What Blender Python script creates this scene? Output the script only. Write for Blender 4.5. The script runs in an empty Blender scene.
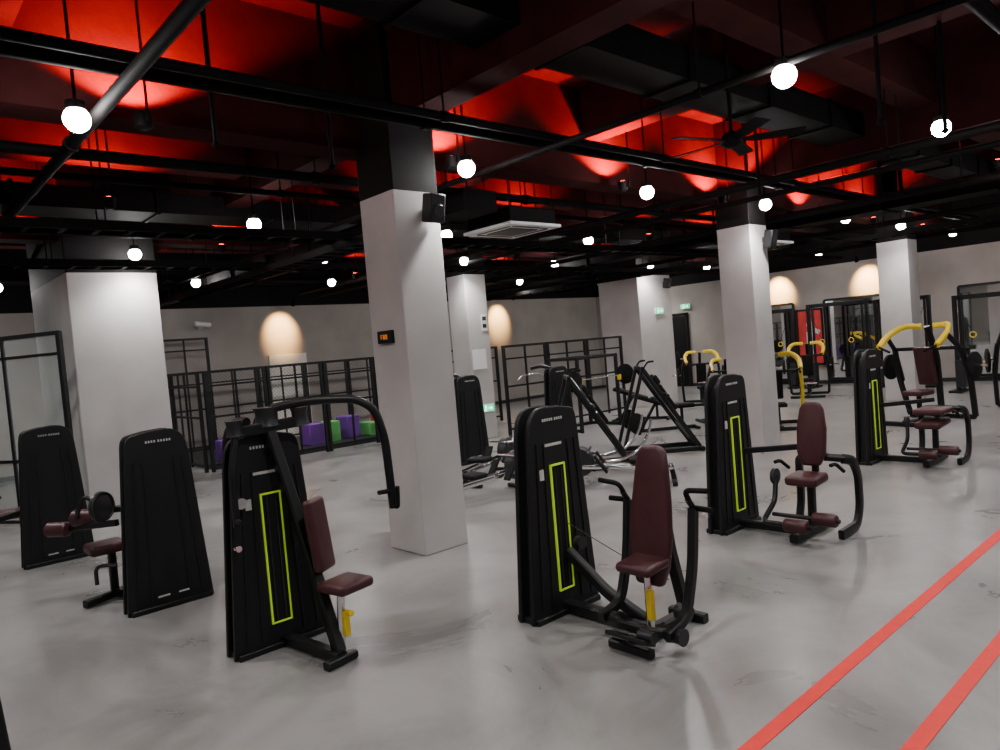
import bpy, bmesh, math, random
from mathutils import Vector, Matrix, Euler
random.seed(4)
COL = bpy.context.scene.collection
# ------------------------------------------------------------------ materials
def mat(name, col, rough=0.5, metal=0.0, var=0.0, vscale=6.0, emit=None, estr=0.0, bump=0.0, bscale=40, spec=None):
    m = bpy.data.materials.new(name); m.use_nodes = True
    nt = m.node_tree; b = nt.nodes["Principled BSDF"]
    b.inputs["Base Color"].default_value = (*col, 1)
    b.inputs["Roughness"].default_value = rough
    b.inputs["Metallic"].default_value = metal
    if spec is not None: b.inputs["Specular IOR Level"].default_value = spec
    tc = nt.nodes.new("ShaderNodeTexCoord")
    if var > 0:
        n = nt.nodes.new("ShaderNodeTexNoise"); n.inputs["Scale"].default_value = vscale; n.inputs["Detail"].default_value = 5
        nt.links.new(tc.outputs["Object"], n.inputs["Vector"])
        r = nt.nodes.new("ShaderNodeValToRGB")
        r.color_ramp.elements[0].position = 0.3; r.color_ramp.elements[1].position = 0.7
        r.color_ramp.elements[0].color = (*[c*(1-var) for c in col], 1)
        r.color_ramp.elements[1].color = (*[min(1, c*(1+var)) for c in col], 1)
        nt.links.new(n.outputs["Fac"], r.inputs["Fac"]); nt.links.new(r.outputs["Color"], b.inputs["Base Color"])
    if bump > 0:
        n2 = nt.nodes.new("ShaderNodeTexNoise"); n2.inputs["Scale"].default_value = bscale
        nt.links.new(tc.outputs["Object"], n2.inputs["Vector"])
        bp = nt.nodes.new("ShaderNodeBump"); bp.inputs["Strength"].default_value = bump; bp.inputs["Distance"].default_value = 0.01
        nt.links.new(n2.outputs["Fac"], bp.inputs["Height"]); nt.links.new(bp.outputs["Normal"], b.inputs["Normal"])
    if emit:
        b.inputs["Emission Color"].default_value = (*emit, 1); b.inputs["Emission Strength"].default_value = estr
    return m
def wallmat(name, col, split=3.32):
    """grey plaster below the paint line, matt black above it"""
    m = mat(name, col, 0.75, spec=.2)
    nt = m.node_tree; b = nt.nodes["Principled BSDF"]
    g = nt.nodes.new("ShaderNodeNewGeometry"); s = nt.nodes.new("ShaderNodeSeparateXYZ")
    nt.links.new(g.outputs["Position"], s.inputs[0])
    c = nt.nodes.new("ShaderNodeMath"); c.operation = 'GREATER_THAN'; c.inputs[1].default_value = split
    nt.links.new(s.outputs["Z"], c.inputs[0])
    n = nt.nodes.new("ShaderNodeTexNoise"); n.inputs["Scale"].default_value = 1.3; n.inputs["Detail"].default_value = 6
    nt.links.new(g.outputs["Position"], n.inputs["Vector"])
    r = nt.nodes.new("ShaderNodeValToRGB")
    r.color_ramp.elements[0].position = 0.3; r.color_ramp.elements[1].position = 0.7
    r.color_ramp.elements[0].color = (*[x*0.86 for x in col], 1); r.color_ramp.elements[1].color = (*[min(1, x*1.08) for x in col], 1)
    nt.links.new(n.outputs["Fac"], r.inputs["Fac"])
    mx = nt.nodes.new("ShaderNodeMixRGB"); mx.inputs[2].default_value = (0.004, 0.003, 0.003, 1)
    nt.links.new(c.outputs[0], mx.inputs[0]); nt.links.new(r.outputs["Color"], mx.inputs[1])
    nt.links.new(mx.outputs[0], b.inputs["Base Color"])
    return m
BLACK = mat("black_powder_coat", (0.006, 0.006, 0.007), 0.42, 0.0, 0.15, 20, spec=.35)
SHROUD = mat("black_shroud_plastic", (0.008, 0.008, 0.009), 0.5, 0, 0.12, 8, bump=0.1, bscale=200, spec=.3)
DARK = mat("dark_grey_steel", (0.025, 0.025, 0.028), 0.4, 0.3, 0.1, 10)
CHROME = mat("chrome", (0.75, 0.75, 0.77), 0.15, 1.0, 0.03, 10)
MAROON = mat("maroon_vinyl", (0.052, 0.015, 0.018), 0.42, 0, 0.12, 9, bump=0.1, bscale=150, spec=.35)
LIME = mat("lime_trim_glow", (0.55, 0.80, 0.03), 0.4, 0, 0.05, 9, emit=(0.5, 0.8, 0.03), estr=0.15)  # weak glow added to the trim, which is no lamp
YELLOW = mat("yellow_paint", (0.80, 0.56, 0.02), 0.35, 0, 0.06, 8)
RUBBER = mat("black_rubber", (0.007, 0.007, 0.007), 0.8, 0, 0.2, 30, spec=.2)
WHITE = mat("white_plastic", (0.75, 0.75, 0.75), 0.5, 0, 0.03, 8)
PAPER = mat("pale_sticker", (0.45, 0.45, 0.43), 0.6, 0, 0.1, 60)
CEIL = mat("red_tinted_black_paint", (0.030, 0.007, 0.007), 0.85, 0, 0.2, 3, spec=0.05)  # black paint tinted red so the red uplight wash shows stronger
DUCT = mat("black_duct_paint", (0.004, 0.003, 0.003), 0.7, 0, 0.2, 4, spec=0.08)
PLASTER = wallmat("grey_plaster_wall", (0.37, 0.335, 0.31))
COLM = wallmat("grey_plaster_column", (0.49, 0.47, 0.46))
REDL = mat("red_floor_tape", (0.72, 0.018, 0.014), 0.5, 0, 0.06, 12, spec=.3)
LAMPE = mat("lamp_lens", (1, 1, 1), 0.4, emit=(1, 0.98, 0.97), estr=140)
REDE = mat("red_lens", (1, 0.05, 0.03), 0.4, emit=(1, 0.03, 0.02), estr=25)
GREENE = mat("green_sign_face", (0.0, 0.6, 0.25), 0.4, emit=(0.0, 0.8, 0.35), estr=1.6)
WHITEE = mat("white_pictogram", (1, 1, 1), 0.4, emit=(1, 1, 1), estr=2.0)
ORANGEE = mat("orange_led", (0.8, 0.25, 0.02), 0.4, emit=(1, 0.3, 0.02), estr=0.4)
MIRROR = mat("mirror_glass", (0.8, 0.82, 0.82), 0.03, 1.0)
PURPLE = mat("purple_foam", (0.16, 0.04, 0.36), 0.7, 0, 0.05, 5)
GREENF = mat("green_foam", (0.12, 0.5, 0.12), 0.7, 0, 0.05, 5)
REDF = mat("red_foam", (0.7, 0.03, 0.04), 0.7, 0, 0.05, 5)
BANNER = mat("red_banner_print_glow", (0.45, 0.03, 0.03), 0.5, 0, 0.3, 3, emit=(1, 0.04, 0.03), estr=0.05)  # slight red glow added to the printed sheet
BLUEF = mat("blue_foam", (0.03, 0.12, 0.5), 0.7, 0, 0.05, 5)
DOORM = mat("pale_door_paint", (0.8, 0.78, 0.72), 0.5, 0, 0.03, 3)

def floormat():
    m = mat("grey_microcement_floor", (0.25, 0.245, 0.24), 0.38, spec=.45)
    nt = m.node_tree; b = nt.nodes["Principled BSDF"]
    tc = nt.nodes.new("ShaderNodeTexCoord")
    n = nt.nodes.new("ShaderNodeTexNoise"); n.inputs["Scale"].default_value = 0.9; n.inputs["Detail"].default_value = 9; n.inputs["Roughness"].default_value = 0.65
    n.inputs["Distortion"].default_value = 0.7
    nt.links.new(tc.outputs["Object"], n.inputs["Vector"])
    r = nt.nodes.new("ShaderNodeValToRGB")
    r.color_ramp.elements[0].position = 0.38; r.color_ramp.elements[1].position = 0.60
    r.color_ramp.elements[0].color = (0.158, 0.155, 0.150, 1); r.color_ramp.elements[1].color = (0.248, 0.242, 0.234, 1)
    nt.links.new(n.outputs["Fac"], r.inputs["Fac"]); nt.links.new(r.outputs["Color"], b.inputs["Base Color"])
    r2 = nt.nodes.new("ShaderNodeMapRange"); r2.inputs["To Min"].default_value = 0.20; r2.inputs["To Max"].default_value = 0.40
    nt.links.new(n.outputs["Fac"], r2.inputs["Value"]); nt.links.new(r2.outputs[0], b.inputs["Roughness"])
    return m
FLOORM = floormat()
def meshpanelmat():
    m = bpy.data.materials.new("woven_wire_mesh"); m.use_nodes = True
    nt = m.node_tree; b = nt.nodes["Principled BSDF"]
    b.inputs["Base Color"].default_value = (0.05, 0.05, 0.05, 1)
    tc = nt.nodes.new("ShaderNodeTexCoord"); s = nt.nodes.new("ShaderNodeSeparateXYZ")
    nt.links.new(tc.outputs["Object"], s.inputs[0])
    def m2(op, a, bb):
        n = nt.nodes.new("ShaderNodeMath"); n.operation = op
        for i, x in enumerate((a, bb)):
            if x is None: continue
            if isinstance(x, (int, float)): n.inputs[i].default_value = x
            else: nt.links.new(x, n.inputs[i])
        return n.outputs[0]
    outs = []
    for op in ('ADD', 'SUBTRACT'):
        a = m2(op, s.outputs["X"], s.outputs["Z"]); a = m2('MULTIPLY', a, 14.0); a = m2('FRACT', a, None)
        outs.append(m2('LESS_THAN', a, 0.05))
    al = m2('MAXIMUM', outs[0], outs[1])
    nt.links.new(al, b.inputs["Alpha"])
    return m
MESHM = meshpanelmat()
def glassmat():
    m = bpy.data.materials.new("clear_partition_glass"); m.use_nodes = True
    b = m.node_tree.nodes["Principled BSDF"]
    b.inputs["Base Color"].default_value = (0.7, 0.8, 0.78, 1); b.inputs["Roughness"].default_value = 0.05
    b.inputs["Alpha"].default_value = 0.10
    return m
GLASS = glassmat()

# ------------------------------------------------------------------ mesh builder
def fillet(pts, rad=0.05, n=4):
    pts = [Vector(p) for p in pts]; out = [pts[0]]
    for i in range(1, len(pts)-1):
        p = pts[i]; a = (pts[i-1]-p); b = (pts[i+1]-p)
        r = min(rad, a.length*0.45, b.length*0.45)
        A = p+a.normalized()*r; B = p+b.normalized()*r
        for k in range(n+1):
            t = k/n; out.append(A*(1-t)**2+p*2*t*(1-t)+B*t*t)
    out.append(pts[-1]); return out
class MB:
    def __init__(s): s.v = []; s.f = []
    def add(s, vs, fs):
        o = len(s.v); s.v += [Vector(v) for v in vs]; s.f += [tuple(i+o for i in f) for f in fs]; return s
    def box(s, c, d, rot=(0, 0, 0)):
        R = Euler(rot).to_matrix(); c = Vector(c); vs = []
        for x in (-.5, .5):
            for y in (-.5, .5):
                for z in (-.5, .5): vs.append(c+R@Vector((x*d[0], y*d[1], z*d[2])))
        return s.add(vs, [(0,1,3,2),(4,6,7,5),(0,4,5,1),(2,3,7,6),(0,2,6,4),(1,5,7,3)])
    def sweep(s, pts, prof, closed=False):
        pts = [Vector(p) for p in pts]; n = len(pts); k = len(prof)
        tang = []
        for i in range(n):
            a = pts[max(i-1, 0)] if not closed else pts[i-1]; b = pts[min(i+1, n-1)] if not closed else pts[(i+1) % n]
            tang.append((b-a).normalized())
        t0 = tang[0]; ref = Vector((0, 0, 1)) if abs(t0.z) < 0.9 else Vector((0, 1, 0))
        nx = t0.cross(ref).normalized(); vs = []
        for i in range(n):
            t = tang[i]; nx = (nx-t*nx.dot(t)).normalized(); ny = t.cross(nx)
            for (a, b) in prof: vs.append(pts[i]+nx*a+ny*b)
        fs = []
        for i in range(n-1 if not closed else n):
            j = (i+1) % n
            for q in range(k):
                fs.append((i*k+q, i*k+(q+1) % k, j*k+(q+1) % k, j*k+q))
        if not closed:
            fs.append(tuple(range(k-1, -1, -1))); fs.append(tuple((n-1)*k+q for q in range(k)))
        return s.add(vs, fs)
    def tube(s, pts, r=0.025, seg=10, rad=0.06, closed=False):
        p = fillet(pts, rad) if len(pts) > 2 and not closed else pts
        return s.sweep(p, [(r*math.cos(2*math.pi*i/seg), r*math.sin(2*math.pi*i/seg)) for i in range(seg)], closed)
    def bar(s, pts, w=0.06, h=0.06, rad=0.05):
        c = 0.15
        pr = [(-w/2, -h/2+h*c), (-w/2+w*c, -h/2), (w/2-w*c, -h/2), (w/2, -h/2+h*c), (w/2, h/2-h*c), (w/2-w*c, h/2), (-w/2+w*c, h/2), (-w/2, h/2-h*c)]
        return s.sweep(fillet(pts, rad) if len(pts) > 2 else pts, pr)
    def ring(s, c, R, r, axis=(0, 0, 1), n=28, seg=8):
        ax = Vector(axis).normalized(); a = ax.orthogonal().normalized(); b = ax.cross(a); c = Vector(c)
        return s.tube([c+a*R*math.cos(2*math.pi*i/n)+b*R*math.sin(2*math.pi*i/n) for i in range(n)], r, seg, closed=True)
    def cyl(s, a, b, r, seg=20): return s.tube([a, b], r, seg)
    def lathe(s, a, b, prof, seg=24):
        a = Vector(a); ax = (Vector(b)-a).normalized(); u = ax.orthogonal().normalized(); w = ax.cross(u); vs = []; k = seg
        for (t, r) in prof:
            for i in range(seg):
                an = 2*math.pi*i/seg; vs.append(a+ax*t+u*r*math.cos(an)+w*r*math.sin(an))
        fs = []
        for j in range(len(prof)-1):
            for i in range(k): fs.append((j*k+i, j*k+(i+1) % k, (j+1)*k+(i+1) % k, (j+1)*k+i))
        fs.append(tuple(range(k-1, -1, -1))); fs.append(tuple((len(prof)-1)*k+i for i in range(k)))
        return s.add(vs, fs)
    def prism(s, poly, y0, y1):
        n = len(poly); vs = [(x, y0, z) for x, z in poly]+[(x, y1, z) for x, z in poly]
        fs = [tuple(range(n)), tuple(range(2*n-1, n-1, -1))]+[(i, i+n, (i+1) % n+n, (i+1) % n) for i in range(n)]
        return s.add(vs, fs)
def mesh_of(mb, name):
    me = bpy.data.meshes.new(name); me.from_pydata([tuple(v) for v in mb.v], [], mb.f)
    bm = bmesh.new(); bm.from_mesh(me); bmesh.ops.recalc_face_normals(bm, faces=bm.faces); bm.to_mesh(me); bm.free()
    return me
def finish(ob, m, bevel, smooth, seg=2):
    ob.data.materials.append(m)
    if smooth or bevel:
        for p in ob.data.polygons: p.use_smooth = True
        try: ob.data.set_sharp_from_angle(angle=math.radians(38))
        except Exception: pass
    if bevel:
        b = ob.modifiers.new("bevel", 'BEVEL'); b.width = bevel; b.segments = seg; b.limit_method = 'ANGLE'; b.angle_limit = math.radians(40)
        b.harden_normals = False
        if seg > 2:
            for p in ob.data.polygons: p.use_smooth = True
            a = ob.data.attributes.get("sharp_edge")
            if a: ob.data.attributes.remove(a)
def part(par, name, mb, m, label=None, bevel=0, smooth=True, seg=2, parent=None):
    ob = bpy.data.objects.new(name, mesh_of(mb, name)); COL.objects.link(ob); finish(ob, m, bevel, smooth, seg)
    ob.parent = par
    if label: ob["label"] = label
    return ob
def thing(name, label, cat, loc=(0, 0, 0), rz=0, group=None):
    e = bpy.data.objects.new(name, None); e.empty_display_size = 0.2; COL.objects.link(e)
    e.location = loc; e.rotation_euler = (0, 0, rz); e["label"] = label; e["category"] = cat
    if group: e["group"] = group
    return e
def single(name, label, cat, mb, m, loc=(0, 0, 0), rz=0, group=None, bevel=0, smooth=True, kind=None):
    ob = bpy.data.objects.new(name, mesh_of(mb, name)); COL.objects.link(ob); finish(ob, m, bevel, smooth)
    ob.location = loc; ob.rotation_euler = (0, 0, rz); ob["label"] = label; ob["category"] = cat
    if group: ob["group"] = group
    if kind: ob["kind"] = kind
    return ob
def struct(name, mb, m, label=None, cat="wall"):
    ob = bpy.data.objects.new(name, mesh_of(mb, name)); COL.objects.link(ob); ob.data.materials.append(m)
    ob["kind"] = "structure"; ob["label"] = label or name.replace("_", " "); ob["category"] = cat
    return ob
def dup(root, loc, rz=None, label=None):
    new = root.copy(); COL.objects.link(new); new.location = loc
    if rz is not None: new.rotation_euler = (0, 0, rz)
    if label: new["label"] = label
    def rec(o, n):
        for c in list(o.children):
            cc = c.copy(); COL.objects.link(cc); cc.parent = n; rec(c, cc)
    rec(root, new); return new

# ------------------------------------------------------------------ room shell
UX0, UX1, VY0, VY1, ZC = -4.0, 20.5, -5.0, 17.2, 4.9
struct("floor", MB().box(((UX0+UX1)/2, (VY0+VY1)/2, -0.05), (UX1-UX0, VY1-VY0, 0.1)), FLOORM, "grey seamless microcement gym floor, faintly mottled", "floor")
struct("ceiling", MB().box(((UX0+UX1)/2, (VY0+VY1)/2, ZC+0.1), (UX1-UX0, VY1-VY0, 0.2)), CEIL, "black painted exposed concrete ceiling slab", "ceiling")
struct("wall_left", MB().box(((UX0+UX1)/2, VY1+0.1, ZC/2), (UX1-UX0, 0.2, ZC)), PLASTER, "grey plaster wall, black above the paint line")
struct("wall_far", MB().box((UX1+0.1, (VY0+VY1)/2, ZC/2), (0.2, VY1-VY0, ZC)), PLASTER, "grey plaster wall with mirrors, black above")
struct("wall_right", MB().box(((UX0+UX1)/2, VY0-0.1, ZC/2), (UX1-UX0, 0.2, ZC)), PLASTER, "grey plaster wall")
struct("wall_rear", MB().box((UX0-0.1, (VY0+VY1)/2, ZC/2), (0.2, VY1-VY0, ZC)), PLASTER, "grey plaster wall")
struct("baseboard_left", MB().box(((UX0+UX1)/2, VY1-0.01, 0.05), (UX1-UX0, 0.02, 0.1)), DARK, "dark skirting", "skirting")
struct("baseboard_far", MB().box((UX1-0.01, (VY0+VY1)/2, 0.05), (0.02, VY1-VY0, 0.1)), DARK, "dark skirting", "skirting")
def column(name, u0, u1, v0, v1, label):
    single("column", label, "column", MB().box((0, 0, ZC/2), (u1-u0, v1-v0, ZC)), COLM, ((u0+u1)/2, (v0+v1)/2, 0), bevel=0.012, kind="structure")
column("c", 3.74, 4.25, 5.37, 5.93, "square light grey plaster column with small black sign")
column("c", 9.98, 10.48, 5.36, 5.90, "square light grey plaster column beside weight machines")
column("c", 16.2, 16.75, 5.30, 5.90, "square light grey plaster column near mirrored wall")
column("c", 2.29, 3.45, 11.04, 13.5, "wide grey plaster pier beside the mesh cage")
column("c", 9.2, 9.75, 11.04, 11.6, "brightly lit square column with white notices")
column("c", 14.8, 16.2, 11.04, 12.3, "wide grey plaster pier near the exit door")
column("c", 9.93, 10.43, -0.6, -0.1, "square light grey plaster column")
TR = [0]
def beam(c, d):
    TR[0] += 1; struct("trim_%d" % TR[0], MB().box(c, d), CEIL, "black painted concrete ceiling beam", "beam")
for v, zb in ((6.0, 3.78), (11.4, 3.78), (8.7, 4.2), (14.5, 4.2), (3.0, 4.3), (-0.3, 3.78)):
    beam(((UX0+UX1)/2, v, (zb+ZC)/2), (UX1-UX0, 0.34, ZC-zb))
for u, zb in ((3.97, 3.95), (10.18, 3.95), (16.35, 3.95), (0.9, 4.3), (7.1, 4.3), (13.2, 4.3)):
    beam((u, (VY0+VY1)/2, (zb+ZC)/2+0.001), (0.3, VY1-VY0, ZC-zb))

# red floor lines
a1, b1 = -1.0, 20.4
def tape(v, w):
    single("floor_tape", "long red running-lane line taped on the grey floor", "floor line", MB().box(((a1+b1)/2, v, 0.002), (b1-a1, w, 0.003)), REDL, group="red lane lines on the floor", smooth=False)
tape(1.66, 0.075); tape(1.145, 0.075)

# ------------------------------------------------------------------ ceiling services
for (v, z, w, h) in ((3.95, 4.3, 0.5, 0.3), (9.6, 3.95, 0.6, 0.25)):
    mb = MB().box(((UX0+UX1)/2, v, z), (UX1-UX0-0.1, w, h))
    for i in range(16): mb.box((UX0+1+i*1.5, v, z), (0.04, w+0.05, h+0.05))
    single("air_duct", "matt black rectangular sheet-metal duct with flanged joints", "duct", mb, DUCT, smooth=False, group="black ceiling ducts")
for (u, z, w, h, v0, v1) in ((5.6, 3.55, 0.5, 0.24, 6.3, 17), (0.7, 3.55, 0.45, 0.25, 6.4, 17), (12.2, 3.55, 0.5, 0.24, -4, 17)):
    mb = MB().box((u, (v0+v1)/2, z), (w, v1-v0, h))
    for i in range(int((v1-v0)/1.5)): mb.box((u, v0+0.7+i*1.5, z), (w+0.05, 0.04, h+0.05))
    single("air_duct", "matt black rectangular sheet-metal duct with flanged joints", "duct", mb, DUCT, smooth=False, group="black ceiling ducts")
def pipe(a, b, r, hang=True):
    mb = MB().cyl(a, b, r, 12); A = Vector(a); B = Vector(b); L = (B-A).length; n = max(2, int(L/3))
    for i in range(n):
        p = A+(B-A)*((i+.5)/n); mb.cyl(p, (p.x, p.y, ZC-.02), 0.008, 6); mb.lathe(p-(B-A).normalized()*.03, B, [(0, r*1.3), (0.06, r*1.3)], 12)
    single("ceiling_pipe", "black painted pipe hung on threaded rods under the ceiling", "pipe", mb, DUCT, group="black ceiling pipes")
for (v, z, r) in ((1.3, 3.74, 0.05), (4.55, 3.72, 0.035), (4.8, 3.74, 0.045), (6.7, 3.72, 0.05), (7.5, 3.73, 0.035), (10.3, 3.72, 0.04), (13.4, 3.74, 0.05), (15.6, 3.74, 0.06)):
    pipe((UX0+.2, v, z), (UX1-.2, v, z), r)
for (u, z, r) in ((1.4, 3.62, 0.045), (4.95, 3.62, 0.03), (8.7, 3.61, 0.05), (9.05, 3.5, 0.035), (11.3, 3.5, 0.04), (14.5, 3.5, 0.05), (18.2, 3.5, 0.05)):
    pipe((u, VY0+.2, z), (u, VY1-.2, z), r)
def tray(c, L, along):
    mb = MB(); w = 0.3
    d = (lambda a, b, z: (a, b, z)) if along == 'x' else (lambda a, b, z: (b, a, z))
    def D(a, b, z): return (a, b, z) if along == 'x' else (b, a, z)
    for s in (-1, 1): mb.box(d(0, s*w/2, 0), D(L, 0.02, 0.09))
    for i in range(int(L/0.3)): mb.box(d(-L/2+0.15+i*0.3, 0, -0.03), D(0.05, w, 0.02))
    hh = ZC-.03-c[2]
    for i in range(int(L/2)):
        for s in (-1, 1): mb.box(d(-L/2+1+i*2, s*w/2, hh/2), (0.012, 0.012, hh))
    single("cable_tray", "black ladder cable tray hung from the ceiling", "cable tray", mb, DUCT, c, smooth=False, group="black cable trays")
tray((8, 7.9, 3.34), 22, 'x'); tray((8, 10.4, 3.34), 22, 'x'); tray((4.75, 11.3, 3.24), 10.5, 'y'); tray((14.0, 6, 3.24), 20, 'y'); tray((8, 0.4, 3.34), 22, 'x')
for (u, v) in ((6.3, 2.2), (7.2, 2.0), (3.0, 5.1), (2.0, 4.9), (8.4, 4.35), (5.1, 6.9), (11.6, 6.9), (7.7, 9.05), (13, 4.6)):
    mb = MB().cyl((0, 0, 0.05), (0, 0, ZC-3.37), 0.018, 8).lathe((0, 0, 0.05), (0, 0, 0), [(0, .012), (0.02, .03), (0.03, .03), (0.05, .005)], 12)
    single("sprinkler", "black ceiling sprinkler dropper with round head", "sprinkler", mb, DUCT, (u, v, 3.35), group="sprinkler droppers")

def spot(name, loc, direction, size, energy, color, blend=0.6, radius=0.06):
    l = bpy.data.lights.new(name, 'SPOT'); l.energy = energy; l.color = color; l.spot_size = math.radians(size); l.spot_blend = blend; l.shadow_soft_size = radius
    o = bpy.data.objects.new(name, l); COL.objects.link(o); o.location = loc
    o.rotation_euler = Vector(direction).to_track_quat('-Z', 'Y').to_euler(); return o
def downlight_master():
    e = thing("downlight", "compact round downlight with glowing white lens under the ceiling", "ceiling light", (0, 0, 0), 0, "white ceiling downlights")
    part(e, "housing", MB().lathe((0, 0, 0), (0, 0, 1), [(0, 0.03), (0.0, 0.06), (0.05, 0.06), (0.06, 0.04), (0.06, 0.02)]), DUCT)
    R = .082
    part(e, "lens", MB().lathe((0, 0, -0.145), (0, 0, 1), [(R-R*math.cos(math.radians(a)), max(.004, R*math.sin(math.radians(a)))) for a in (2, 20, 40, 60, 80, 100, 120, 138)]), LAMPE, "glowing white lens, globe shape standing in for glare")  # lens swollen to a globe in place of the lamp's glare
    part(e, "stem", MB().cyl((0, 0, 0.05), (0, 0, ZC-3.62), 0.010, 8), DUCT)
    return e
spots = [(2.0, 2.3), (4.96, 2.33), (7.8, 2.2), (10.8, 2.2), (13.8, 2.2), (16.8, 2.2),
         (1.25, 5.25), (4.48, 5.2), (7.3, 5.2), (9.9, 5.05), (13.0, 5.2), (15.6, 5.2), (18.8, 5.2),
         (0.2, 8.4), (3.75, 8.3), (6.7, 8.35), (9.7, 8.2), (12.9, 8.35), (15.9, 8.3), (18.9, 8.3),
         (0.0, 10.9), (3.1, 10.75), (6.1, 11.0), (9.0, 10.75), (11.7, 10.9), (15, 10.75), (17.8, 10.9),
         (2.0, 14.6), (5.1, 14.1), (8.0, 14.1), (11, 14.1), (13.7, 14.1), (17, 14.1), (19.4, 14.1),
         (0.6, -0.8), (3.6, -0.8), (6.6, -0.8), (9.3, -0.8), (12.7, -0.8), (-1.6, 2.2), (-1.6, 5.2)]
dm = None
for i, (u, v) in enumerate(spots):
    if dm is None: dm = downlight_master(); dm.location = (u, v, 3.6)
    else: dup(dm, (u, v, 3.6))
    spot("downlight_lamp", (u, v, 3.43), (0, 0, -1), 142, 165, (1, 0.975, 0.95), 0.95)
um = None
reds = [(u, 5.55, 95) for u in (-0.9, 1.75, 4.6, 7.3, 9.6, 12.6, 15.2, 18.0)] + \
       [(u, 10.95, 70) for u in (1.5, 4.4, 7.6, 10.6, 13.6, 16.8)] + \
       [(u, 8.3, 60) for u in (2.2, 6.2, 8.45, 11.6, 14.2, 17.4)] + [(u, 14.1, 50) for u in (3.9, 8.6, 13.1)] + [(2.2, 2.6, 50), (11.5, 2.6, 60)]
for (u, v, p) in reds:
    if um is None:
        um = thing("uplight", "small black uplight washing the ceiling beam with red light", "spotlight", (u, v, 3.62), 0, "red ceiling uplights")
        part(um, "housing", MB().lathe((0, 0, 0), (0, 0, 1), [(0, 0.03), (0.02, 0.06), (0.12, 0.065), (0.12, 0.05)]), DUCT)
        part(um, "lens", MB().lathe((0, 0, 0.121), (0, 0, 1), [(0, 0.05), (0.006, 0.04)]), REDE, "glowing red lens")
        part(um, "bracket", MB().bar([(0, 0, 0.05), (0, -0.10, 0.05), (0, -0.11, 0.12), (0, -.11, ZC-3.64)], .015, .015, .02), DUCT)
    else: dup(um, (u, v, 3.62))
    spot("uplight_lamp", (u, v, 3.76), (0, 0.10, 1), 128, p*15, (1, 0.008, 0.012), 0.3, 0.04)
for (u, v, dx, dy, z, e) in ((8.2, 16.4, 0, 1, 3.3, 600), (15.6, 16.4, 0, 1, 3.3, 650), (19.75, 10.2, 1, 0, 3.3, 900), (19.75, 7.7, 1, 0, 3.3, 900)):
    k = thing("wall_washer", "small black spotlight throwing warm light on the wall", "spotlight", (u, v, z), math.atan2(dy, dx), "warm wall spotlights")
    part(k, "housing", MB().lathe((-.08, 0, 0.08), (.05, 0, -0.05), [(0, 0.02), (0.02, 0.05), (0.16, 0.055)]), DUCT)
    part(k, "stem", MB().cyl((-.06, 0, 0.06), (-.06, 0, ZC-.02-z), 0.01, 8), DUCT)
    spot("wall_washer_lamp", (u+dx*.1, v+dy*.1, z-.09), (dx*1.0, dy*1.0, -0.7), 66, e, (1, 0.56, 0.19), 0.9)

def cassette(u, v, z=3.3):
    e = thing("air_conditioner", "white square ceiling cassette air conditioner", "air conditioner", (u, v, z), 0, "ceiling cassette air conditioners")
    part(e, "panel", MB().box((0, 0, 0.02), (0.9, 0.9, 0.04)), WHITE, bevel=0.012)
    part(e, "grille", MB().box((0, 0, -0.004), (0.46, 0.46, 0.012)), DARK, "dark grey louvre grille")
    for x, y, w, h in ((.33, 0, .04, .6), (-.33, 0, .04, .6), (0, .33, .6, .04), (0, -.33, .6, .04)):
        part(e, "air_slot", MB().box((x, y, 0), (w, h, .012)), DARK, "dark air outlet slot")
    part(e, "body", MB().box((0, 0, 0.12), (0.8, 0.8, 0.2)), DUCT)
    for sx in (-.38, .38):
        for sy in (-.38, .38): part(e, "hanger", MB().cyl((sx, sy, .2), (sx, sy, ZC-.02-z), .008, 6), DUCT)
cassette(6.5, 6.75); cassette(12.9, 6.75)
e = thing("ceiling_fan", "black five-blade ceiling fan at rest", "ceiling fan", (6.3, 3.5, 3.57), 0.3)
part(e, "motor", MB().lathe((0, 0, -.06), (0, 0, 1), [(0, 0.05), (0.03, 0.10), (0.10, 0.10), (0.14, 0.05)]), DUCT)
part(e, "rod", MB().cyl((0, 0, .05), (0, 0, ZC-.02-3.57), 0.018, 10), DUCT)
for i in range(5):
    a = i*math.tau/5; ca, sa = math.cos(a), math.sin(a)
    P = lambda r, w, z: (r*ca-w*sa, r*sa+w*ca, z)
    vs = [P(.08, -.025, 0), P(.08, .025, 0), P(.22, -.06, .015), P(.22, .06, -.01), P(.64, -.07, .015), P(.64, .07, -.01)]
    vs += [(x, y, z+.008) for x, y, z in vs]
    part(e, "blade", MB().add(vs, [(0,1,3,2),(2,3,5,4),(6,8,9,7),(8,10,11,9),(0,6,7,1),(4,5,11,10),(0,2,8,6),(2,4,10,8),(1,7,9,3),(3,9,11,5)]), DUCT)

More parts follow.
